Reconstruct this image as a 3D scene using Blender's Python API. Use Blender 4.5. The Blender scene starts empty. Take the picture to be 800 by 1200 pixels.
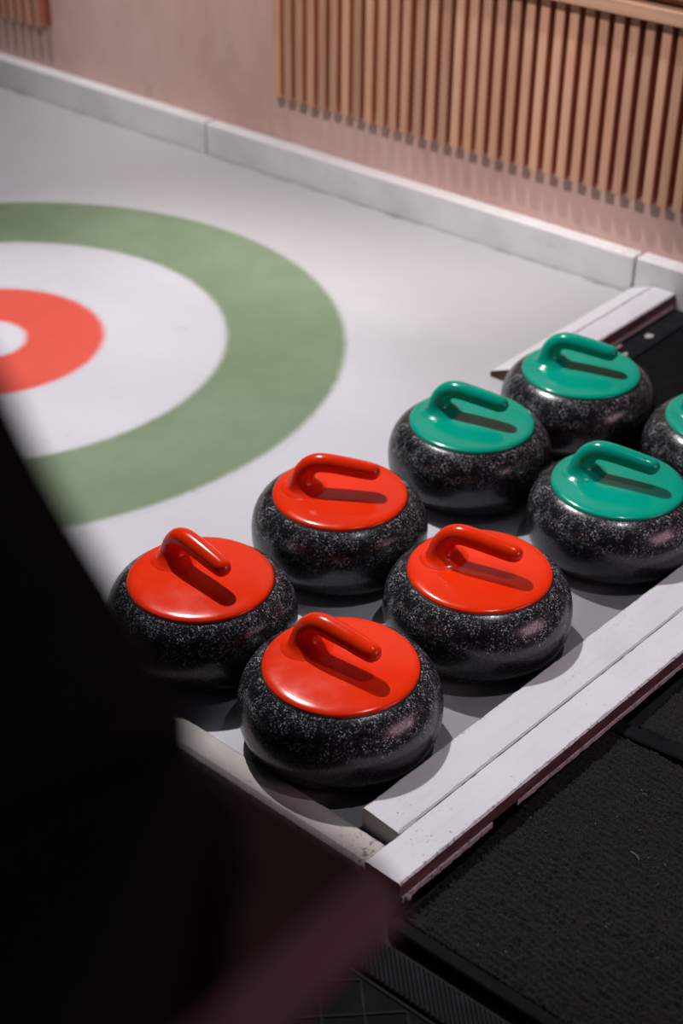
import bpy, bmesh, math, random
import numpy as np
from mathutils import Vector, Matrix
random.seed(7)
S = bpy.context.scene
C = S.collection
R = math.radians

# ------------------------------------------------------------------ camera
cd = bpy.data.cameras.new('camera')
cam = bpy.data.objects.new('camera', cd)
C.objects.link(cam)
right = Vector((0.76467, 0.64432, 0.01124))
up = Vector((-0.35886, 0.41127, 0.83790))
fwd = Vector((-0.53525, 0.64475, -0.54571))
cam.matrix_world = Matrix(((right.x, up.x, -fwd.x, 1.0285),
                           (right.y, up.y, -fwd.y, -1.2419),
                           (right.z, up.z, -fwd.z, 1.4139),
                           (0, 0, 0, 1)))
cd.sensor_width = 36
cd.sensor_fit = 'AUTO'
cd.lens = 54.56
cd.clip_start = 0.02
cd.dof.use_dof = True
cd.dof.focus_distance = 2.10
cd.dof.aperture_fstop = 3.4
S.camera = cam

# ------------------------------------------------------------------ world, lights, exposure
w = bpy.data.worlds.new('world')
S.world = w
w.use_nodes = True
w.node_tree.nodes['Background'].inputs[0].default_value = (0.55, 0.6, 0.8, 1)
w.node_tree.nodes['Background'].inputs[1].default_value = 0.014
S.view_settings.view_transform = 'Standard'
S.view_settings.look = 'None'
S.view_settings.gamma = 1
S.view_settings.use_curve_mapping = False
S.view_settings.exposure = 0.06


def aim(o, target):
    o.rotation_euler = (Vector(target) - o.location).to_track_quat('-Z', 'Y').to_euler()


def spot(name, loc, target, power, col, angle, blend, radius):
    l = bpy.data.lights.new(name, 'SPOT')
    l.energy = power; l.color = col; l.spot_size = R(angle); l.spot_blend = blend
    l.shadow_soft_size = radius
    o = bpy.data.objects.new(name, l); C.objects.link(o)
    o.location = loc; aim(o, target)
    return o


def area(name, loc, target, power, col, sx, sy):
    l = bpy.data.lights.new(name, 'AREA')
    l.shape = 'RECTANGLE'; l.size = sx; l.size_y = sy
    l.energy = power; l.color = col
    o = bpy.data.objects.new(name, l); C.objects.link(o)
    o.location = loc; aim(o, target)
    return o


spot('track_spot_key', (-1.4, 0.78, 2.4), (-0.45, 0.35, 0.0), 255, (1.0, 0.97, 0.97), 74, 0.85, 0.03)
spot('track_spot_second', (0.45, 0.48, 2.4), (0.27, 0.25, 0.0), 44, (0.95, 0.94, 1.0), 26, 0.6, 0.025)
spot('track_spot_wall', (-0.70, 0.0, 1.90), (-1.15, 1.53, 0.72), 125, (1.0, 0.93, 0.92), 60, 0.6, 0.03)
spot('fill_spot_left', (-2.45, 0.75, 2.6), (-2.45, 1.05, 0.0), 120, (0.97, 0.97, 1.0), 58, 0.9, 0.06)  # added fill that brightens the floor at left, no lamp seen there
spot('table_fill_spot', (0.55, -1.45, 2.7), (0.60, -1.15, 1.0), 15, (1.0, 0.80, 0.70), 36, 0.8, 0.06)  # added warm fill to lift the table brown, no lamp seen there
area('overhead_fill', (-1.6, 0.5, 2.7), (-1.6, 0.5, 0.0), 4, (0.92, 0.94, 1.0), 1.2, 0.6)  # added soft fill from above, no ceiling fixture seen
area('pink_side_light', (2.6, 0.9, 1.0), (0.1, 0.2, 0.1), 16, (1.0, 0.60, 0.72), 1.3, 0.9)  # dim pink light inferred from tints on stones and rails, source unseen


# ------------------------------------------------------------------ materials
class N:
    def __init__(s, name):
        s.m = bpy.data.materials.new(name); s.m.use_nodes = True
        s.t = s.m.node_tree; s.b = s.t.nodes['Principled BSDF']

    def n(s, typ, **kw):
        x = s.t.nodes.new(typ)
        for k, v in kw.items():
            if k.startswith('i_'):
                x.inputs[k[2:].replace('_', ' ')].default_value = v
            else:
                setattr(x, k, v)
        return x

    def l(s, a, b):
        s.t.links.new(a, b)

    def coord(s, scale=(1, 1, 1), rot=0):
        c = s.n('ShaderNodeTexCoord'); m = s.n('ShaderNodeMapping')
        m.inputs['Scale'].default_value = scale
        m.inputs['Rotation'].default_value[2] = rot
        s.l(c.outputs['Object'], m.inputs[0]); return m.outputs[0]

    def noise(s, vec, scale, detail=4, rough=.55):
        x = s.n('ShaderNodeTexNoise'); x.inputs['Scale'].default_value = scale
        x.inputs['Detail'].default_value = detail; x.inputs['Roughness'].default_value = rough
        s.l(vec, x.inputs['Vector']); return x.outputs['Fac']

    def ramp(s, fac, stops):
        x = s.n('ShaderNodeValToRGB'); e = x.color_ramp.elements
        while len(e) < len(stops): e.new(0.5)
        for q, (p, c) in zip(e, stops):
            q.position = p; q.color = (*c, 1) if len(c) == 3 else c
        s.l(fac, x.inputs[0]); return x.outputs[0]

    def mix(s, fac, a, b, mode='MIX'):
        x = s.n('ShaderNodeMix', data_type='RGBA', blend_type=mode)
        if hasattr(fac, 'links'): s.l(fac, x.inputs[0])
        else: x.inputs[0].default_value = fac
        for v, i in ((a, 6), (b, 7)):
            if hasattr(v, 'links'): s.l(v, x.inputs[i])
            else: x.inputs[i].default_value = (*v, 1)
        return x.outputs[2]

    def bump(s, h, dist, strength=1.0):
        x = s.n('ShaderNodeBump'); x.inputs['Distance'].default_value = dist
        x.inputs['Strength'].default_value = strength
        s.l(h, x.inputs['Height']); s.l(x.outputs[0], s.b.inputs['Normal'])

    def col(s, v):
        if hasattr(v, 'links'): s.l(v, s.b.inputs['Base Color'])
        else: s.b.inputs['Base Color'].default_value = (*v, 1)

    def rough(s, v):
        if hasattr(v, 'links'): s.l(v, s.b.inputs['Roughness'])
        else: s.b.inputs['Roughness'].default_value = v


def plain(name, col, rough=.5, spec=.5):
    m = N(name); m.col(col); m.rough(rough); m.b.inputs['Specular IOR Level'].default_value = spec
    return m.m


def plastic(name, col, dark):
    m = N(name); v = m.coord()
    f = m.noise(v, 9, 3)
    m.col(m.mix(m.ramp(f, [(.35, (0, 0, 0)), (.7, (1, 1, 1))]), col, dark))
    m.rough(m.ramp(m.noise(v, 24, 5), [(.4, (.14,) * 3), (.75, (.24,) * 3)]))
    m.b.inputs['Specular IOR Level'].default_value = .35
    m.bump(m.noise(v, 40, 3), .0004, .15)
    return m.m


def granite():
    m = N('speckled_granite'); v = m.coord()
    vo = m.n('ShaderNodeTexVoronoi', feature='F1'); vo.inputs['Scale'].default_value = 640
    m.l(v, vo.inputs['Vector'])
    sep = m.n('ShaderNodeSeparateColor'); m.l(vo.outputs['Color'], sep.inputs[0])
    c1 = m.ramp(sep.outputs[0], [(.50, (.007, .0072, .0085)), (.74, (.035, .036, .041)), (.89, (.15, .15, .17)), (1.0, (.62, .62, .68))])
    big = m.noise(v, 45, 5)
    c2 = m.mix(m.ramp(big, [(.36, (0, 0, 0)), (.56, (1, 1, 1))]), (.009, .009, .011), c1)
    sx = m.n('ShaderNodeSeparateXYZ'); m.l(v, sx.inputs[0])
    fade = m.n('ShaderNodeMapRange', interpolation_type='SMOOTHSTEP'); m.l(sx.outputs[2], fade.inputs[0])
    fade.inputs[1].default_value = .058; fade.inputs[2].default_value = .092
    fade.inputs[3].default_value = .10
    c2 = m.mix(fade.outputs[0], (.009, .009, .011), c2)  # speckle darkened below the belly: polished band plus painted underside shade
    m.col(c2)
    m.rough(m.ramp(sep.outputs[1], [(0, (.14,) * 3), (1, (.36,) * 3)]))
    m.b.inputs['Specular IOR Level'].default_value = .6
    m.bump(m.noise(v, 420, 2), .0002, .5)
    return m.m


def ice(name, ring=None, bay=True):
    """white synthetic ice; ring = (centre offset is the object origin) inner, outer, colour"""
    m = N(name)
    c = m.n('ShaderNodeTexCoord'); g = c.outputs['Object']
    base = m.mix(m.ramp(m.noise(g, 3.0, 6), [(.35, (0, 0, 0)), (.7, (1, 1, 1))]), (.63, .635, .69), (.56, .56, .605))
    dirt = m.ramp(m.noise(g, 14, 8, .7), [(.62, (0, 0, 0)), (.80, (1, 1, 1))])
    base = m.mix(dirt, base, (.40, .39, .40))
    if bay:      # noisy dark grey tone where the stones are parked against the rail
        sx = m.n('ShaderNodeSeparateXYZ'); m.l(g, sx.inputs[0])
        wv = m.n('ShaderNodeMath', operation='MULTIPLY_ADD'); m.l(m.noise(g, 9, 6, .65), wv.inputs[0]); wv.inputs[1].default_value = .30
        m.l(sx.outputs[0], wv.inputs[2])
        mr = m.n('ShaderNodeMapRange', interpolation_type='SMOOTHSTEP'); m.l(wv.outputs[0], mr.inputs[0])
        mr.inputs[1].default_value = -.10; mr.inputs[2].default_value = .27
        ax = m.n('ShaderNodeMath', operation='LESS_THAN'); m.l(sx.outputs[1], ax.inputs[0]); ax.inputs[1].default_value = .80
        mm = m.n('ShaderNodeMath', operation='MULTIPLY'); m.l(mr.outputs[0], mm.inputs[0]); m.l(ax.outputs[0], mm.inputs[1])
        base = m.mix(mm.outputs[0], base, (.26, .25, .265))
        # yellowish grey scuffing on the strip along the wall kerb, grime and gap shadow painted dark in the joint
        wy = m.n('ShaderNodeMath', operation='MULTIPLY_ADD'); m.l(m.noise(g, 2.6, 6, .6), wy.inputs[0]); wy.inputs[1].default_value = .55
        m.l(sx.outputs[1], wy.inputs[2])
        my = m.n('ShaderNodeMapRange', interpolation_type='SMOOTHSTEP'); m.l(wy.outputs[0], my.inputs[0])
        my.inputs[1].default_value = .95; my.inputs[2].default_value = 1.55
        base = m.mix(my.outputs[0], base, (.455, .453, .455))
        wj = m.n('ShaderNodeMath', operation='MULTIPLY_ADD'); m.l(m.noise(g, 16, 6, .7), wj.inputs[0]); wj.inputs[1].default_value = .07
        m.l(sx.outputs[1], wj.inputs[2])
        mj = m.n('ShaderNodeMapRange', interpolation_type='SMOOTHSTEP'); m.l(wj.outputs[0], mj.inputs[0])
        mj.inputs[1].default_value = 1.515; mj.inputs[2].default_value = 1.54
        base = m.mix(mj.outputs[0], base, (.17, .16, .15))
    if ring:
        ri, ro, colr, dark = ring
        ln = m.n('ShaderNodeVectorMath', operation='LENGTH')
        flat = m.n('ShaderNodeVectorMath', operation='MULTIPLY'); flat.inputs[1].default_value = (1, 1, 0)
        sb = m.n('ShaderNodeVectorMath', operation='SUBTRACT'); sb.inputs[1].default_value = (-1.306, .44, 0)
        m.l(g, sb.inputs[0]); m.l(sb.outputs[0], flat.inputs[0]); m.l(flat.outputs[0], ln.inputs[0])
        wob = m.n('ShaderNodeMath', operation='MULTIPLY_ADD')
        m.l(m.noise(g, 38, 4), wob.inputs[0]); wob.inputs[1].default_value = .007
        m.l(ln.outputs['Value'], wob.inputs[2])
        ofs = m.n('ShaderNodeMath', operation='SUBTRACT'); m.l(wob.outputs[0], ofs.inputs[0]); ofs.inputs[1].default_value = .0035
        r = ofs.outputs[0]
        a = m.n('ShaderNodeMapRange', interpolation_type='SMOOTHSTEP'); m.l(r, a.inputs[0])
        a.inputs[1].default_value = ri - .011; a.inputs[2].default_value = ri + .011
        b = m.n('ShaderNodeMapRange', interpolation_type='SMOOTHSTEP'); m.l(r, b.inputs[0])
        b.inputs[1].default_value = ro - .011; b.inputs[2].default_value = ro + .011
        b.inputs[3].default_value = 1; b.inputs[4].default_value = 0
        mu = m.n('ShaderNodeMath', operation='MULTIPLY')
        m.l(a.outputs[0], mu.inputs[0]); m.l(b.outputs[0], mu.inputs[1])
        paint = m.mix(m.ramp(m.noise(g, 5, 7, .65), [(.3, (0, 0, 0)), (.75, (1, 1, 1))]), colr, dark)
        base = m.mix(mu.outputs[0], base, paint)
    m.col(base)
    m.rough(m.ramp(m.noise(g, 6, 5), [(.3, (.42,) * 3), (.8, (.62,) * 3)]))
    m.b.inputs['Specular IOR Level'].default_value = .35
    m.bump(m.noise(g, 90, 4), .0002, .25)
    return m.m


def painted_board(name, tone, chip, side=1):
    m = N(name); v = m.coord()
    base = m.mix(m.ramp(m.noise(v, 9, 5), [(.3, (0, 0, 0)), (.8, (1, 1, 1))]), tone, tuple(t * .86 for t in tone))
    # specks of dirt, more of them near worn places
    sp = m.ramp(m.noise(v, 260, 2), [(.66, (0, 0, 0)), (.72, (1, 1, 1))])
    wh = m.ramp(m.noise(v, 11, 4), [(.48, (0, 0, 0)), (.66, (1, 1, 1))])
    k = m.mix(1.0, sp, wh, 'MULTIPLY')
    base = m.mix(k, base, chip)
    ge = m.n('ShaderNodeTexCoord'); gx = m.n('ShaderNodeSeparateXYZ'); m.l(ge.outputs['Generated'], gx.inputs[0])
    ab = m.n('ShaderNodeMath', operation='SUBTRACT'); m.l(gx.outputs[0], ab.inputs[0]); ab.inputs[1].default_value = .5
    ab2 = m.n('ShaderNodeMath', operation='MULTIPLY'); m.l(ab.outputs[0], ab2.inputs[0]); ab2.inputs[1].default_value = side
    eg = m.ramp(ab2.outputs[0], [(.40, (0, 0, 0)), (.495, (1, 1, 1))])
    sp2 = m.ramp(m.noise(v, 180, 4), [(.54, (0, 0, 0)), (.64, (1, 1, 1))])
    base = m.mix(m.mix(1.0, sp2, eg, 'MULTIPLY'), base, chip)
    g = m.ramp(m.noise(m.coord((30, 3, 30)), 4, 5), [(.55, (0, 0, 0)), (.85, (.5,) * 3)])
    base = m.mix(g, base, tuple(t * .75 for t in tone))
    m.col(base); m.rough(.5)
    m.b.inputs['Specular IOR Level'].default_value = .3
    m.bump(m.noise(v, 60, 5), .0012, .5)
    return m.m


def worn_edge():
    m = N('worn_plywood_edge'); v = m.coord((1, .25, 1))
    m.col(m.ramp(m.noise(v, 60, 6, .7), [(.3, (.045, .02, .02)), (.55, (.11, .052, .05)), (.8, (.23, .13, .125))]))
    m.rough(.75); m.bump(m.noise(v, 150, 5), .002, .8)
    return m.m


def wood(name, a, b, c, axis=(22, 22, 1.4)):
    m = N(name); v = m.coord(axis)
    info = m.n('ShaderNodeObjectInfo')
    add = m.n('ShaderNodeVectorMath', operation='ADD'); m.l(v, add.inputs[0])
    rnd = m.n('ShaderNodeMath', operation='MULTIPLY'); m.l(info.outputs['Random'], rnd.inputs[0]); rnd.inputs[1].default_value = 40
    m.l(rnd.outputs[0], add.inputs[1])
    f = m.noise(add.outputs[0], 3, 6, .6)
    base = m.ramp(f, [(.25, a), (.5, b), (.78, c)])
    hs = m.n('ShaderNodeHueSaturation'); m.l(base, hs.inputs['Color'])
    mr = m.n('ShaderNodeMapRange'); m.l(info.outputs['Random'], mr.inputs[0])
    mr.inputs[3].default_value = .78; mr.inputs[4].default_value = 1.18
    m.l(mr.outputs[0], hs.inputs['Value'])
    m.col(hs.outputs[0]); m.rough(.6); m.bump(f, .001, .3)
    return m.m


def plaster():
    m = N('pink_plaster'); v = m.coord((1, 1, .55))
    f = m.noise(v, 4.5, 7, .62)
    base = m.ramp(f, [(.28, (.46, .29, .25)), (.5, (.55, .36, .315)), (.75, (.60, .415, .365))])
    st = m.ramp(m.noise(v, 11, 4, .5), [(.60, (0, 0, 0)), (.78, (.55,) * 3)])
    m.col(m.mix(st, base, (.30, .185, .165))); m.rough(.85)
    m.bump(m.noise(v, 60, 6), .002, .4)
    return m.m


def marble():
    m = N('grey_marble'); v = m.coord()
    f = m.noise(v, 5, 8, .65)
    base = m.ramp(f, [(.3, (.52, .515, .51)), (.55, (.64, .63, .635)), (.8, (.70, .69, .695))])
    d = m.ramp(m.noise(v, 26, 6, .7), [(.60, (0, 0, 0)), (.74, (.7,) * 3)])
    m.col(m.mix(d, base, (.36, .33, .31))); m.rough(.45)
    m.bump(m.noise(v, 40, 5), .0015, .4)
    return m.m


def carpet_mat():
    m = N('black_loop_carpet'); v = m.coord()
    f = m.noise(v, 900, 2)
    m.col(m.ramp(f, [(.42, (.003, .0032, .0036)), (.58, (.010, .010, .0115)), (.72, (.075, .072, .076))]))
    m.rough(.9); m.b.inputs['Specular IOR Level'].default_value = .2
    m.b.inputs['Sheen Weight'].default_value = .03
    m.bump(m.noise(v, 520, 3), .003, .9)
    return m.m


def rubber(name, col=(.004, .0045, .0055), rough=.75, spec=.08):
    m = N(name); v = m.coord()
    m.col(m.mix(m.ramp(m.noise(v, 30, 6, .7), [(.5, (0, 0, 0)), (.8, (1, 1, 1))]), col, tuple(x * 2.2 for x in col)))
    m.rough(rough); m.b.inputs['Specular IOR Level'].default_value = spec
    m.bump(m.noise(v, 300, 3), .0008, .4)
    return m.m


def fabric(name, col):
    m = N(name); v = m.coord()
    m.col(m.mix(m.ramp(m.noise(v, 14, 4), [(.35, (0, 0, 0)), (.75, (1, 1, 1))]), col, tuple(x * .5 for x in col)))
    m.rough(.9); m.b.inputs['Specular IOR Level'].default_value = .1
    m.bump(m.noise(v, 400, 2), .001, .4)
    return m.m


M_red = plastic('red_plastic', (.82, .033, .004), (.77, .027, .003))
M_green = plastic('green_plastic', (.0, .35, .24), (.0, .31, .21))
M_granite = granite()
M_gasket = plain('black_gasket', (.006, .006, .006), .5)
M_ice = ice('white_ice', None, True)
M_rail = painted_board('white_painted_board', (.70, .69, .735), (.17, .11, .10))
M_rail_in = painted_board('white_painted_inner_board', (.68, .675, .72), (.20, .14, .13), -1)
M_front = painted_board('beige_painted_board', (.50, .44, .42), (.13, .09, .08))
M_edge = worn_edge()
M_strip = painted_board('white_lower_board', (.55, .52, .53), (.2, .12, .12))
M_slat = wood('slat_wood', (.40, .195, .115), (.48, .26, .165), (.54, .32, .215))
M_side = wood('bounce_red_slat_side', (.40, .125, .062), (.46, .155, .08), (.50, .18, .10))  # slat wood turned redder: light bouncing between slats put into the colour
M_backing = plain('dark_red_backing', (.24, .07, .038), .8)  # dark red of the slat gaps, their shade and bounce put into colour
M_batten = wood('batten_wood', (.36, .19, .12), (.45, .25, .16), (.52, .31, .21), (1.4, 22, 22))
M_plaster = plaster()
M_marble = marble()
M_ktop = painted_board('lit_kerb_top', (.80, .79, .80), (.4, .36, .34))  # paler than the kerb front: light from above put into the colour
M_carpet = carpet_mat()
M_rubber = rubber('black_rubber')
M_ledge = rubber('dark_grey_ledge', (.010, .011, .013), .7)
M_line = rubber('grey_worn_line', (.016, .018, .021), .7)
M_chip = painted_board('chipped_paint', (.5, .48, .48), (.1, .08, .08))
M_floor = plain('dark_concrete', (.012, .012, .013), .8)
M_table = wood('dark_table_wood', (.040, .022, .020), (.052, .029, .026), (.066, .037, .033), (1.4, 14, 14))
M_table.node_tree.nodes['Principled BSDF'].inputs['Specular IOR Level'].default_value = .08
M_tedge = wood('red_brown_table_edge', (.095, .038, .036), (.115, .046, .045), (.135, .056, .054), (1.4, 3, 20))  # red-brown edge lightened: the light it catches is put into the colour
M_metal = plain('black_metal', (.01, .01, .01), .4)
M_bag = fabric('black_fabric', (.006, .0065, .008))
M_purple = fabric('purple_glimmer', (.50, .07, .45))


# ------------------------------------------------------------------ geometry helpers
def link(name, me, mats, parent=None, smooth=False):
    o = bpy.data.objects.new(name, me); C.objects.link(o)
    if mats is not None:
        for m in (mats if isinstance(mats, (list, tuple)) else [mats]): me.materials.append(m)
    if parent: o.parent = parent
    if smooth:
        me.polygons.foreach_set('use_smooth', [True] * len(me.polygons))
    return o


def bm_obj(name, bm, mats, parent=None, smooth=False):
    bmesh.ops.recalc_face_normals(bm, faces=bm.faces)
    me = bpy.data.meshes.new(name); bm.to_mesh(me); bm.free()
    return link(name, me, mats, parent, smooth)


def add_box(bm, x0, x1, y0, y1, z0, z1, bevel=0, seg=1):
    r = bmesh.ops.create_cube(bm, size=1)
    for v in r['verts']:
        v.co = Vector(((x0 + x1) / 2 + v.co.x * (x1 - x0), (y0 + y1) / 2 + v.co.y * (y1 - y0), (z0 + z1) / 2 + v.co.z * (z1 - z0)))
    if bevel:
        es = list({e for v in r['verts'] for e in v.link_edges})
        bmesh.ops.bevel(bm, geom=es, offset=bevel, segments=seg, affect='EDGES', profile=.5)


def box(name, x0, x1, y0, y1, z0, z1, mat, parent=None, bevel=0, seg=1):
    bm = bmesh.new(); add_box(bm, x0, x1, y0, y1, z0, z1, bevel, seg)
    return bm_obj(name, bm, mat, parent)


def prism(name, poly, z0, z1, mat, parent=None, bevel=0):
    bm = bmesh.new()
    a = [bm.verts.new((x, y, z0)) for x, y in poly]; b = [bm.verts.new((x, y, z1)) for x, y in poly]
    bm.faces.new(a[::-1]); top = bm.faces.new(b)
    n = len(poly)
    for i in range(n): bm.faces.new((a[i], a[(i + 1) % n], b[(i + 1) % n], b[i]))
    if bevel:
        bmesh.ops.bevel(bm, geom=list(top.edges), offset=bevel, segments=2, affect='EDGES', profile=.5)
    return bm_obj(name, bm, mat, parent)


def lathe(name, prof, seg, mat, parent=None, cap0=True, cap1=True):
    bm = bmesh.new(); rings = []
    for r, z in prof:
        rings.append([bm.verts.new((r * math.cos(2 * math.pi * i / seg), r * math.sin(2 * math.pi * i / seg), z)) for i in range(seg)])
    for a, b in zip(rings, rings[1:]):
        for i in range(seg): bm.faces.new((a[i], a[(i + 1) % seg], b[(i + 1) % seg], b[i]))
    if cap0: bm.faces.new(rings[0][::-1])
    if cap1: bm.faces.new(rings[-1])
    return bm_obj(name, bm, mat, parent, True)


def empty(name, loc=(0, 0, 0), rz=0):
    o = bpy.data.objects.new(name, None); C.objects.link(o)
    o.location = loc; o.rotation_euler = (0, 0, rz); o.empty_display_size = .05
    return o


def tag(o, label, cat, group=None, kind=None):
    o['label'] = label; o['category'] = cat
    if group: o['group'] = group
    if kind: o['kind'] = kind
    return o


def structure(o):
    o['kind'] = 'structure'; return o


# ------------------------------------------------------------------ setting: floor, wall, kerb
structure(box('floor', -5.5, 2.2, -2.6, 1.75, -.08, -.022, M_floor))

WALL = 1.535
wall = structure(box('wall_back', -5.5, 1.6, WALL, WALL + .15, -.02, 2.9, M_plaster))

kerb = structure(empty('baseboard_back', (0, 1.515, 0)))
for x0, x1, dy, dz in ((-5.4, -4.1, 0, 0), (-4.1, -2.56, .001, .001), (-2.56, -1.717, 0, 0), (-1.713, -.447, .001, -.001), (-.443, .75, -.003, .002), (.754, 1.6, 0, 0)):
    b = box('stone_slab', x0 + .0015, x1 - .0015, -.02 + dy, .0195, -.02, .082 + dz, [M_marble, M_ktop], kerb, .004, 2)
    for p in b.data.polygons:
        if p.normal.z > .3: p.material_index = 1

# ------------------------------------------------------------------ the sheet and its rings
HX, HY = -1.306, .44
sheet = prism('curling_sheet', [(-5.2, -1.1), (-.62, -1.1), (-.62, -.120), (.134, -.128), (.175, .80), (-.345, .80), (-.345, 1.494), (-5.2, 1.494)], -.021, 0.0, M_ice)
tag(sheet, 'white synthetic ice playing surface with target rings, scuffed and matte', 'ice sheet')


def annulus(name, ri, ro, z, mat):
    bm = bmesh.new(); seg = 128; rows = []
    steps = [ri, (ri + ro) / 2, ro]
    for zz, st in ((z, steps),):
        for r in st:
            rows.append([bm.verts.new((HX + r * math.cos(2 * math.pi * i / seg), HY + r * math.sin(2 * math.pi * i / seg), zz)) for i in range(seg)] if r > 1e-6 else [bm.verts.new((HX, HY, zz))])
    for a, b in zip(rows, rows[1:]):
        for i in range(seg):
            j = (i + 1) % seg
            bm.faces.new((a[0], b[i], b[j]) if len(a) == 1 else (a[i], b[i], b[j], a[j]))
    lo = {}
    o = bm_obj(name, bm, mat, sheet)
    return o


r0, r1, r2, r3 = .085, .241, .4865, .726
g = annulus('green_ring', r2 - .014, r3 + .014, .0002, ice('ring_green', (r2, r3, (.21, .285, .18), (.155, .22, .128))))
g['label'] = 'faded olive green painted ring'
g = annulus('white_ring', r1 + .014, r2 - .0145, .0002, M_ice)
g['label'] = 'white ring between the green and red rings'
g = annulus('red_ring', r0 - .014, r1 + .0135, .0002, ice('ring_red', (r0, r1, (.72, .095, .065), (.62, .08, .055))))
g['label'] = 'coral red painted ring'
g = annulus('white_button', 0, r0 - .0145, .0002, M_ice)
g['label'] = 'white centre spot of the target'

# ------------------------------------------------------------------ rails round the stones
RA = R(-2.75)
rail = empty('front_rail', (.195, -.184, 0), RA)
tag(rail, 'long white painted double board rail between red stones and black carpet', 'rail')
jag = random.Random(3)


def long_board(name, x0, x1, y0, y1, z0, z1, mats, parent, wear=.0012, n=90, tilt=0.0):
    """a board along y whose arrises are nicked; slot 0 on top, slot 1 on the +x side"""
    bm = bmesh.new(); rows = []
    for i in range(n + 1):
        y = y0 + (y1 - y0) * i / n
        j = lambda: (jag.random() ** 3) * wear
        a, b = j(), j()
        e = .0022
        sec = [(x0, z0), (x0, z1 - e - a), (x0 + e + a, z1), (x1 - e - b, z1 + tilt), (x1, z1 + tilt - e - b), (x1, z0)]
        rows.append([bm.verts.new((x, y, z)) for x, z in sec])
    for p, q in zip(rows, rows[1:]):
        for k in range(6):
            f = bm.faces.new((p[k], p[(k + 1) % 6], q[(k + 1) % 6], q[k]))
            f.material_index = 1 if k in (4,) else 0
    bm.faces.new(rows[0][::-1]).material_index = 2; bm.faces.new(rows[-1]).material_index = 2
    return bm_obj(name, bm, mats, parent)


long_board('outer_board', 0, .0565, 0, .94, .0095, .033, [M_rail, M_edge, M_edge], rail)
long_board('inner_board', -.0605, -.0003, .062, .94, .0005, .0385, [M_rail_in, M_edge, M_front], rail, tilt=-.0042)
# the lower white strip is broken into lengths
for y0, y1, px in ((.004, .178, .0020), (.232, .94, .0005)):
    bm = bmesh.new()
    n = 60; rows = []
    for i in range(n + 1):
        y = y0 + (y1 - y0) * i / n
        xx = .0565 + px + jag.uniform(-.0009, .0009)
        rows.append([bm.verts.new(c) for c in ((.004, y, .0006), (.004, y, .0092), (xx - .001, y, .0092), (xx, y, .0085), (xx, y, .0006))])
    for p, q in zip(rows, rows[1:]):
        for k in range(5): bm.faces.new((p[k], p[(k + 1) % 5], q[(k + 1) % 5], q[k]))
    bm.faces.new(rows[0][::-1]); bm.faces.new(rows[-1])
    bm_obj('lower_strip', bm, M_strip, rail)
bm = bmesh.new()
bmesh.ops.create_icosphere(bm, subdivisions=2, radius=.0045, matrix=Matrix.Translation((.0595, .012, .0045)))
k = bm_obj('bolt_head', bm, M_strip, rail, True)

fb = empty('end_board', (.194, -.131, 0), R(-1.2))
tag(fb, 'dirty beige board closing the near end of the stone bay', 'board')
bm = bmesh.new(); n = 100; rows = []
for i in range(n + 1):
    x = -.808 + .806 * i / n
    j = lambda: (jag.random() ** 3) * .0012
    a, b = j(), j(); e = .006
    rows.append([bm.verts.new((x, y, z)) for y, z in ((.004, -.0005), (.004, .0125 - e - a), (.004 - e - a, .0125), (-.038, .013), (-.045 - b, .009), (-.050, -.0005))])
for p, q in zip(rows, rows[1:]):
    for kk in range(6): bm.faces.new((p[kk], p[(kk + 1) % 6], q[(kk + 1) % 6], q[kk]))
bm.faces.new(rows[0][::-1]); bm.faces.new(rows[-1])
bm.normal_update()
me_fb = bm_obj('plank', bm, M_front, fb)
me_fb.location.z = .0005

br = empty('back_rail', (-.452, .985, 0), R(-.5))
tag(br, 'short white double board rail running to the wall kerb behind green stones', 'rail')
long_board('inner_board', 0, .052, 0, .506, .0005, .013, [M_rail, M_edge, M_edge], br, .0014, 50, tilt=.019)
long_board('outer_board', .0535, .108, .004, .506, .0095, .033, [M_rail, M_edge, M_edge], br, .0014, 50)
bm = bmesh.new(); add_box(bm, .056, .112, .01, .50, .0002, .0092, .001)
bm_obj('lower_strip', bm, M_strip, br)

# dark bay floor behind the green stones
bay = box('bay_mat', -.28, 1.5, .803, 1.490, -.021, -.0005, M_rubber, None, .002)
tag(bay, 'black rubber matting filling the bay under the far green stones', 'mat')
ledge = empty('ledge_strip', (-.312, 1.15, 0))
tag(ledge, 'dark grey strip with white paint chips beside the short rail', 'strip')
box('strip', -.0305, .0305, -.345, .335, -.021, .0015, M_ledge, ledge, .0015)


def chip(cx, cy, rx, ry, par, seed):
    rr = random.Random(seed); n = 12
    poly = [(cx + rx * rr.uniform(.55, 1.1) * math.cos(2 * math.pi * i / n), cy + ry * rr.uniform(.55, 1.1) * math.sin(2 * math.pi * i / n)) for i in range(n)]
    return prism('paint_chip', poly, .0013, .0028, M_chip, par)


chip(-.002, .055, .013, .022, ledge, 2); chip(.010, .085, .006, .009, ledge, 4); chip(.004, .185, .009, .012, ledge, 5)
chip(-.018, .105, .005, .016, ledge, 9); chip(-.012, .018, .007, .012, ledge, 12)

# ------------------------------------------------------------------ slatted wood on the wall
def slat_mesh(h, wdt=.0215, dep=.028):
    bm = bmesh.new(); add_box(bm, -wdt / 2, wdt / 2, 0, dep, 0, h, .0018, 1)
    bmesh.ops.recalc_face_normals(bm, faces=bm.faces)
    me = bpy.data.meshes.new('slat'); bm.to_mesh(me); bm.free(); me.materials.append(M_slat); me.materials.append(M_side)
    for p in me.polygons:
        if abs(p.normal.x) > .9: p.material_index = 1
    return me


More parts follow.
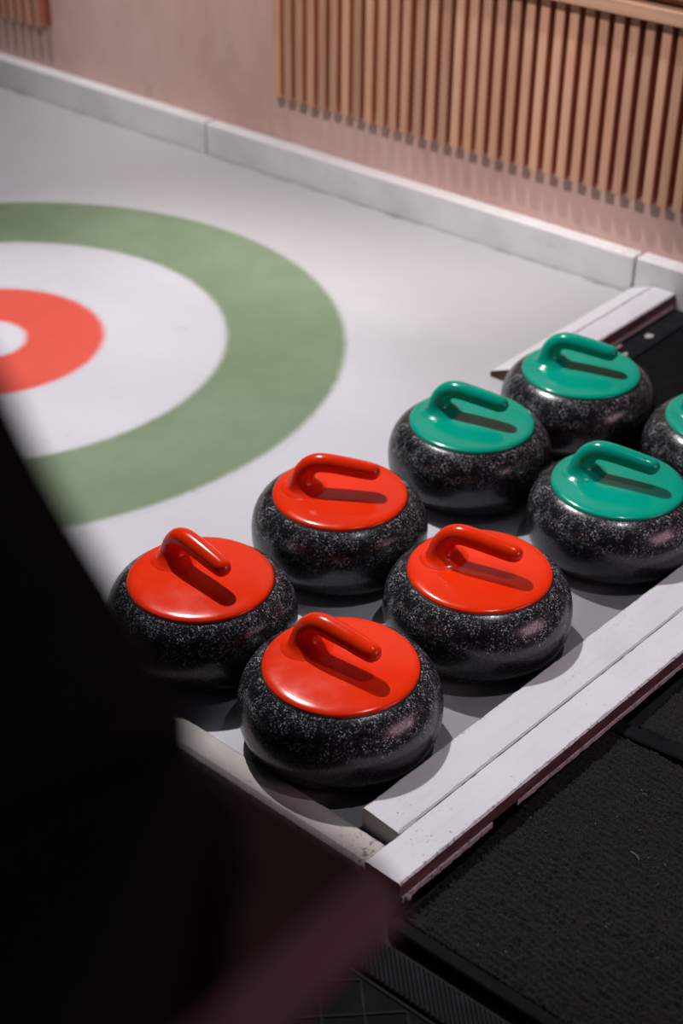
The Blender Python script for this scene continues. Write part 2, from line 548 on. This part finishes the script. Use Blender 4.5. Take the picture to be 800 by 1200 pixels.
def slat_panel(x0, n, label, batten_x):
    P = empty('slatted_panel', (x0 + .0355 * n / 2, 1.5, .2))
    tag(P, label, 'wall panel', 'slatted panels on the pink wall')
    me = slat_mesh(.375)
    for i in range(n):
        o = bpy.data.objects.new('slat', me); C.objects.link(o); o.parent = P
        o.location = (x0 + .011 + .0355 * i - P.location.x + random.uniform(-.0012, .0012), random.uniform(0, .0015), random.uniform(-.0012, .0012))
    L, Rr = batten_x
    box('backing_board', L + .004 - P.location.x, Rr - .004 - P.location.x, .028, .0345, .004, .375, M_backing, P)
    b = box('batten', L - P.location.x, Rr - P.location.x, -.030, .034, .3765, .405, M_batten, P, .002)
    box('upper_board', L - P.location.x, Rr - P.location.x, .004, .034, .408, .425, M_slat, P, .001)
    box('upper_batten', L - P.location.x, Rr - P.location.x, -.030, .034, .4265, .50, M_batten, P, .002)
    return P


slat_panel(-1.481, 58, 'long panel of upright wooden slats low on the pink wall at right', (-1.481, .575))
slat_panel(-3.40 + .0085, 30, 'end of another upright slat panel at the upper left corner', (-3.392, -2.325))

# ------------------------------------------------------------------ curling stones
def stone_profile():
    pr = [(0.070, .004), (.072, .0008), (.077, 0.0), (.083, .0010)]
    n = 2.7
    for i in range(1, 13):                    # lower quarter
        t = -math.pi / 2 + (math.pi / 2) * i / 12
        c, s = math.cos(t), math.sin(t)
        pr.append((.083 + .056 * abs(c) ** (2 / n), .060 - .0590 * abs(s) ** (2 / n)))
    n = 2.1
    for i in range(1, 17):
        t = (math.pi / 2) * i / 16 * .965
        c, s = math.cos(t), math.sin(t)
        pr.append((.084 + .055 * abs(c) ** (2 / n), .060 + .0640 * abs(s) ** (2 / n)))
    return pr


def cap_profile():
    pr = [(.1005, .1190), (.1046, .1196), (.1052, .1208), (.1049, .1222), (.1038, .1236), (.1018, .1248), (.0985, .1259)]
    for r in (.093, .085, .074, .062, .048, .034, .02, .008):
        pr.append((r, .1262 + .0050 * (1 - (r / .0985) ** 2)))
    return pr


def handle_bm():
    path = [(-.0560, .1262, .0420, .0430), (-.0565, .1292, .0360, .0375), (-.0572, .1316, .0305, .0322), (-.0580, .1345, .0262, .0278),
            (-.0586, .1390, .0226, .0238), (-.0585, .1450, .0197, .0206), (-.0572, .1520, .0178, .0184), (-.0543, .1590, .0166, .0171),
            (-.0492, .1660, .0159, .0164), (-.0425, .1712, .0155, .0160), (-.0345, .1742, .0153, .0159), (-.0240, .1748, .0152, .0158),
            (-.0080, .1734, .0150, .0157), (.0120, .1710, .0148, .0155), (.0340, .1680, .0144, .0150), (.0480, .1660, .0138, .0143)]
    tipc = (.0480, .1660)
    for a in (20, 40, 58, 74, 86):
        path.append((tipc[0] + .0138 * math.sin(R(a)), tipc[1] - .0020 * math.sin(R(a)), .0138 * math.cos(R(a)), .0143 * math.cos(R(a))))
    bm = bmesh.new(); seg = 20; rings = []
    for i, (x, z, rn, rb) in enumerate(path):
        a = path[max(i - 1, 0)]; b = path[min(i + 1, len(path) - 1)]
        t = Vector((b[0] - a[0], 0, b[1] - a[1])).normalized(); nrm = Vector((-t.z, 0, t.x))
        if i < 3: nrm = Vector((-1, 0, -.06)).normalized()
        rings.append([bm.verts.new(Vector((x, 0, z)) + nrm * rn * math.cos(2 * math.pi * k / seg) + Vector((0, 1, 0)) * rb * math.sin(2 * math.pi * k / seg)) for k in range(seg)])
    for a, b in zip(rings, rings[1:]):
        for k in range(seg): bm.faces.new((a[k], a[(k + 1) % seg], b[(k + 1) % seg], b[k]))
    bm.faces.new(rings[0][::-1]); bm.faces.new(rings[-1])
    return bm


def build_stone(mat):
    root = empty('curling_stone')
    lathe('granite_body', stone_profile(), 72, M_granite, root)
    ga = lathe('gasket', [(.1000, .1150), (.1066, .1165), (.1066, .1196), (.1060, .1204), (.1000, .1204)], 72, M_gasket, root)
    ga['label'] = 'thin black ring round the cap'
    cap = lathe('cap', cap_profile(), 72, mat, root, cap0=True)
    h = bm_obj('handle', handle_bm(), mat, cap, True)
    sub = h.modifiers.new('round', 'SUBSURF'); sub.levels = 1; sub.render_levels = 2
    return root


def copy_tree(o, parent=None):
    c = o.copy(); C.objects.link(c)
    if parent: c.parent = parent
    for ch in list(o.children): copy_tree(ch, c)
    return c


red = build_stone(M_red); green = build_stone(M_green)
stones = [
    ('r', -.2783, .0192, -6, 'red capped dark stone farthest left, half lost behind the black bag'),
    ('r', 0, 0, 3.5, 'nearest red capped dark stone, in the corner of the white rail'),
    ('r', -.275, .324, 32, 'red capped dark stone nearest to the green ring, its handle turned most to the right'),
    ('r', .011, .298, 15, 'red capped dark stone beside the rail, rightmost of the red ones'),
    ('g', -.254, .642, 15, 'leftmost green capped dark stone, beside the open white ice'),
    ('g', -.215, .918, 18, 'farthest green capped dark stone, in front of the short rail'),
    ('g', .036, .634, 15.5, 'nearest green capped dark stone, touching the long white rail'),
    ('g', .068, .934, 17, 'green capped dark stone cut off by the right edge of the picture'),
]
first = {'r': True, 'g': True}
for kind, x, y, a, lab in stones:
    proto = red if kind == 'r' else green
    if first[kind]: o = proto; first[kind] = False
    else: o = copy_tree(proto)
    o.location = (x, y, .0002 if y < .8 else 0.0); o.rotation_euler = (0, 0, R(a))
    tag(o, lab, 'curling stone', 'red curling stones' if kind == 'r' else 'green curling stones')


# ------------------------------------------------------------------ carpets and rubber mats
def carpet(name, x0, x1, y0, y1, step, z, seed, label):
    rng = np.random.default_rng(seed)
    nx = int((x1 - x0) / step) + 1; ny = int((y1 - y0) / step) + 1
    X, Y = np.meshgrid(np.linspace(x0, x1, nx), np.linspace(y0, y1, ny))

    def smooth(k):
        a = rng.standard_normal((ny // k + 3, nx // k + 3))
        yi = np.arange(ny) / k; xi = np.arange(nx) / k
        y_, x_ = yi.astype(int), xi.astype(int); fy = (yi - y_)[:, None]; fx = (xi - x_)[None, :]
        return (a[y_][:, x_] * (1 - fy) * (1 - fx) + a[y_ + 1][:, x_] * fy * (1 - fx) + a[y_][:, x_ + 1] * (1 - fy) * fx + a[y_ + 1][:, x_ + 1] * fy * fx)
    wob = smooth(4) * .9 + smooth(12) * 1.1
    H = .0026 * (.5 + .5 * np.sin(2 * np.pi * (Y + .12 * X) / .0095 + wob)) * np.clip(.75 + .5 * smooth(3), 0, 1.6)
    H += .0014 * rng.standard_normal((ny, nx)).clip(-1.2, 1.6) + .0006 * smooth(20)
    Z = z - .004 + H
    ed = np.minimum(np.minimum(X - x0, x1 - X), np.minimum(Y - y0, y1 - Y))
    Z = np.where(ed < .0005, z - .018, Z)
    me = bpy.data.meshes.new(name)
    co = np.stack([X, Y, Z], -1).reshape(-1, 3)
    idx = np.arange(nx * ny).reshape(ny, nx)
    q = np.stack([idx[:-1, :-1], idx[:-1, 1:], idx[1:, 1:], idx[1:, :-1]], -1).reshape(-1, 4)
    me.from_pydata(co.tolist(), [], q.tolist())
    o = link(name, me, M_carpet, None, True)
    o['kind'] = 'stuff'
    return o


mat1 = empty('carpet_mat', (.68, .02, 0))
tag(mat1, 'large black looped carpet mat with rubber border in front of the white rail', 'carpet')
p1 = carpet('pile', -.415, .52, -.222, .236, .0024, 0, 1, ''); p1.parent = mat1
box('rubber_border', -.42, .52, -.241, -.2225, -.0215, -.0006, M_rubber, mat1, .002)
bm = bmesh.new(); n = 60; rows = []
for i in range(n + 1):
    x = -.408 + .928 * i / n
    yy = .2485 + .005 * math.sin((x + .35) * 26) * math.exp(-abs(x + .30) * 6)
    rows.append([bm.verts.new(c) for c in ((x, yy - .0125, -.021), (x, yy - .0125, .0005), (x, yy - .010, .0022), (x, yy + .010, .0022), (x, yy + .0125, .0005), (x, yy + .0125, -.021))])
for p, q in zip(rows, rows[1:]):
    for kk in range(6): bm.faces.new((p[kk], p[(kk + 1) % 6], q[(kk + 1) % 6], q[kk]))
bm.faces.new(rows[0][::-1]); bm.faces.new(rows[-1])
bm_obj('rubber_border', bm, M_rubber, mat1)
# lint lying in the pile
bm = bmesh.new(); rl = random.Random(5)


def fibre(x, y, L, a, r=.00035):
    z = .001
    pts = [Vector((x + L * t * math.cos(a + .5 * t), y + L * t * math.sin(a + .5 * t), z + .0008 * math.sin(3 * t))) for t in (0, .33, .66, 1)]
    rings = []
    for p in pts:
        rings.append([bm.verts.new(p + Vector((r * math.cos(k * 2.094) * -math.sin(a), r * math.cos(k * 2.094) * math.cos(a), r * math.sin(k * 2.094)))) for k in range(3)])
    for a_, b_ in zip(rings, rings[1:]):
        for k in range(3): bm.faces.new((a_[k], a_[(k + 1) % 3], b_[(k + 1) % 3], b_[k]))


for i in range(70):
    fibre(rl.uniform(-.38, .1), rl.uniform(-.2, .22), rl.uniform(.001, .006), rl.uniform(0, 6.3), rl.uniform(.0002, .0005))
fibre(-.247, .044, .016, 2.3, .0005)
li = bm_obj('lint', bm, plain('pale_lint', (.2, .205, .205), .9), mat1); li['kind'] = 'stuff'

mat2 = empty('carpet_mat', (.75, .62, 0))
tag(mat2, 'second black carpet mat beyond the rubber seam at the right edge', 'carpet')
p2 = carpet('pile', -.455, .45, -.332, .172, .0034, 0, 2, ''); p2.parent = mat2

rib = empty('ribbed_mat', (.60, -.267, 0))
tag(rib, 'black rubber strip with fine slanting ribs along the near carpet edge', 'mat')
box('base', -.55, .60, -.023, .0245, -.0215, -.0045, M_rubber, rib)
bm = bmesh.new()
x = -.50
while x < .58:
    hw = .0009
    dx, dy = .0235, -.0235
    a = Vector((x - dx, .0225, 0)); b = Vector((x + dx - .002, -.0225, 0)); nrm = Vector((1, 1, 0)).normalized() * hw
    vs = [bm.verts.new(p + Vector((0, 0, zz))) for zz in (-.005, -.0022) for p in (a - nrm, b - nrm, b + nrm, a + nrm)]
    for f in ((4, 5, 6, 7), (0, 1, 5, 4), (1, 2, 6, 5), (2, 3, 7, 6), (3, 0, 4, 7)): bm.faces.new([vs[i] for i in f])
    x += .0072
rb = bm_obj('ribs', bm, M_line, rib); rb['kind'] = 'stuff'

grid = empty('grid_mat', (.45, -.60, 0))
tag(grid, 'black floor mat with worn grey diamond grid lines at the bottom of the picture', 'mat')
box('base', -.75, .75, -.45, .306, -.0215, -.0062, M_rubber, grid)
box('grid_line', -.75, .75, .301, .304, -.0062, -.0042, M_line, grid)
for sgn in (1, -1):
    me = None
    for i in range(-4, 12):
        c = -.30 + i * .0679
        o = None
        y0 = .298; L = .40
        bm = bmesh.new()
        hw = .0011
        a = Vector((c, y0, 0)); b = Vector((c + sgn * L, y0 - L, 0)); nrm = Vector((1, sgn, 0)).normalized() * hw
        vs = [bm.verts.new(p + Vector((0, 0, zz))) for zz in (-.0062, -.0045 - (.0002 if sgn > 0 else 0)) for p in (a - nrm, b - nrm, b + nrm, a + nrm)]
        for f in ((4, 5, 6, 7), (0, 1, 5, 4), (1, 2, 6, 5), (2, 3, 7, 6), (3, 0, 4, 7)): bm.faces.new([vs[k] for k in f])
        bm_obj('grid_line', bm, M_line, grid)

# ------------------------------------------------------------------ blurred foreground: bar table and bag
tb = empty('bar_table', (.402, -1.326, -.022))
tag(tb, 'dark brown bar table corner with reddish edge, blurred in the near foreground', 'table')
TZ = 1.05 + .022
prism('table_top', [(-.40, -.40), (.406, -.40), (.409, .365), (-.40, .367)], TZ - .019, TZ, M_table, tb, .001)
bm = bmesh.new(); rows = []
for yy, dx in ((-.40, -.003), (.3655, 0)):       # bevelled edge strip of the board
    rows.append([bm.verts.new((x + dx, yy, z)) for x, z in ((.4095, TZ - .0005), (.4180, TZ - .0095), (.4215, TZ - .0165), (.4215, TZ - .0190), (.4095, TZ - .0190))])
for k in range(5): bm.faces.new((rows[0][k], rows[0][(k + 1) % 5], rows[1][(k + 1) % 5], rows[1][k]))
bm.faces.new(rows[0][::-1]); bm.faces.new(rows[1])
ed = bm_obj('edge_band', bm, M_tedge, tb)
prism('under_board', [(-.395, -.395), (.4175, -.395), (.4205, .362), (-.395, .364)], TZ - .026, TZ - .0192, M_table, tb)
ed['label'] = 'reddish brown front edge of the table'
lathe('column', [(.04, .02), (.035, .05), (.03, .10), (.03, TZ - .04), (.09, TZ - .03), (.09, TZ - .0262)], 24, M_metal, tb)
lathe('foot_plate', [(.24, 0), (.245, .006), (.235, .014), (.05, .022)], 40, M_metal, tb)

bag = empty('bag', (.572, -1.07, 1.0502))
tag(bag, 'large black fabric bag slumped on the table, blurred along the left edge', 'bag')
prof = [(.190, 0), (.196, .012), (.198, .030), (.202, .048), (.200, .062), (.189, .082), (.173, .100), (.157, .116), (.141, .135), (.125, .165), (.09, .20), (.03, .222), (-.10, .22), (-.19, .18), (-.235, .12), (-.25, .04), (-.245, 0)]
bm = bmesh.new(); rows = []
ys = ((-.07, .80), (-.066, .86), (-.05, .93), (-.02, .96), (.02, .98), (.05, 1.0), (.068, .99), (.076, .94), (.080, .86))
for yy, sc in ys:
    rows.append([bm.verts.new((x * sc, yy, z * sc)) for x, z in prof])
for a, b in zip(rows, rows[1:]):
    for i in range(len(prof) - 1): bm.faces.new((a[i], a[i + 1], b[i + 1], b[i]))
    bm.faces.new((a[-1], a[0], b[0], b[-1]))
bm.faces.new(rows[0]); bm.faces.new(rows[-1][::-1])
bo = bm_obj('body', bm, M_bag, bag, True)
bo.modifiers.new('soft', 'SUBSURF').render_levels = 2
bm = bmesh.new()
bmesh.ops.create_uvsphere(bm, u_segments=20, v_segments=12, radius=1, matrix=Matrix.Translation((.109, .072, .118)) @ Matrix.Diagonal((.013, .007, .021, 1)))
pt = bm_obj('glimmer_patch', bm, M_purple, bag, True)  # glimmer of purple light, modelled as a coloured spot on the bag
pt['label'] = 'small purple glimmer of light, added as a patch'
pk = prism('pocket', [(.04, .079), (.185, .084), (.205, .062), (.232, .028), (.262, -.03), (.245, -.075), (.04, -.09)], 0, .062, M_bag, bag, .014)
bm = bmesh.new()
rows = []
for i in range(13):
    t = math.pi * i / 12
    p = Vector((.03 - .09 * math.cos(t), 0, .205 + .06 * math.sin(t)))
    rows.append([bm.verts.new(p + Vector((dx, dy, 0))) for dx, dy in ((-.004, -.012), (.004, -.012), (.004, .012), (-.004, .012))])
for a, b in zip(rows, rows[1:]):
    for k in range(4): bm.faces.new((a[k], a[(k + 1) % 4], b[(k + 1) % 4], b[k]))
bm.faces.new(rows[0][::-1]); bm.faces.new(rows[-1])
bm_obj('carry_strap', bm, M_bag, bag)
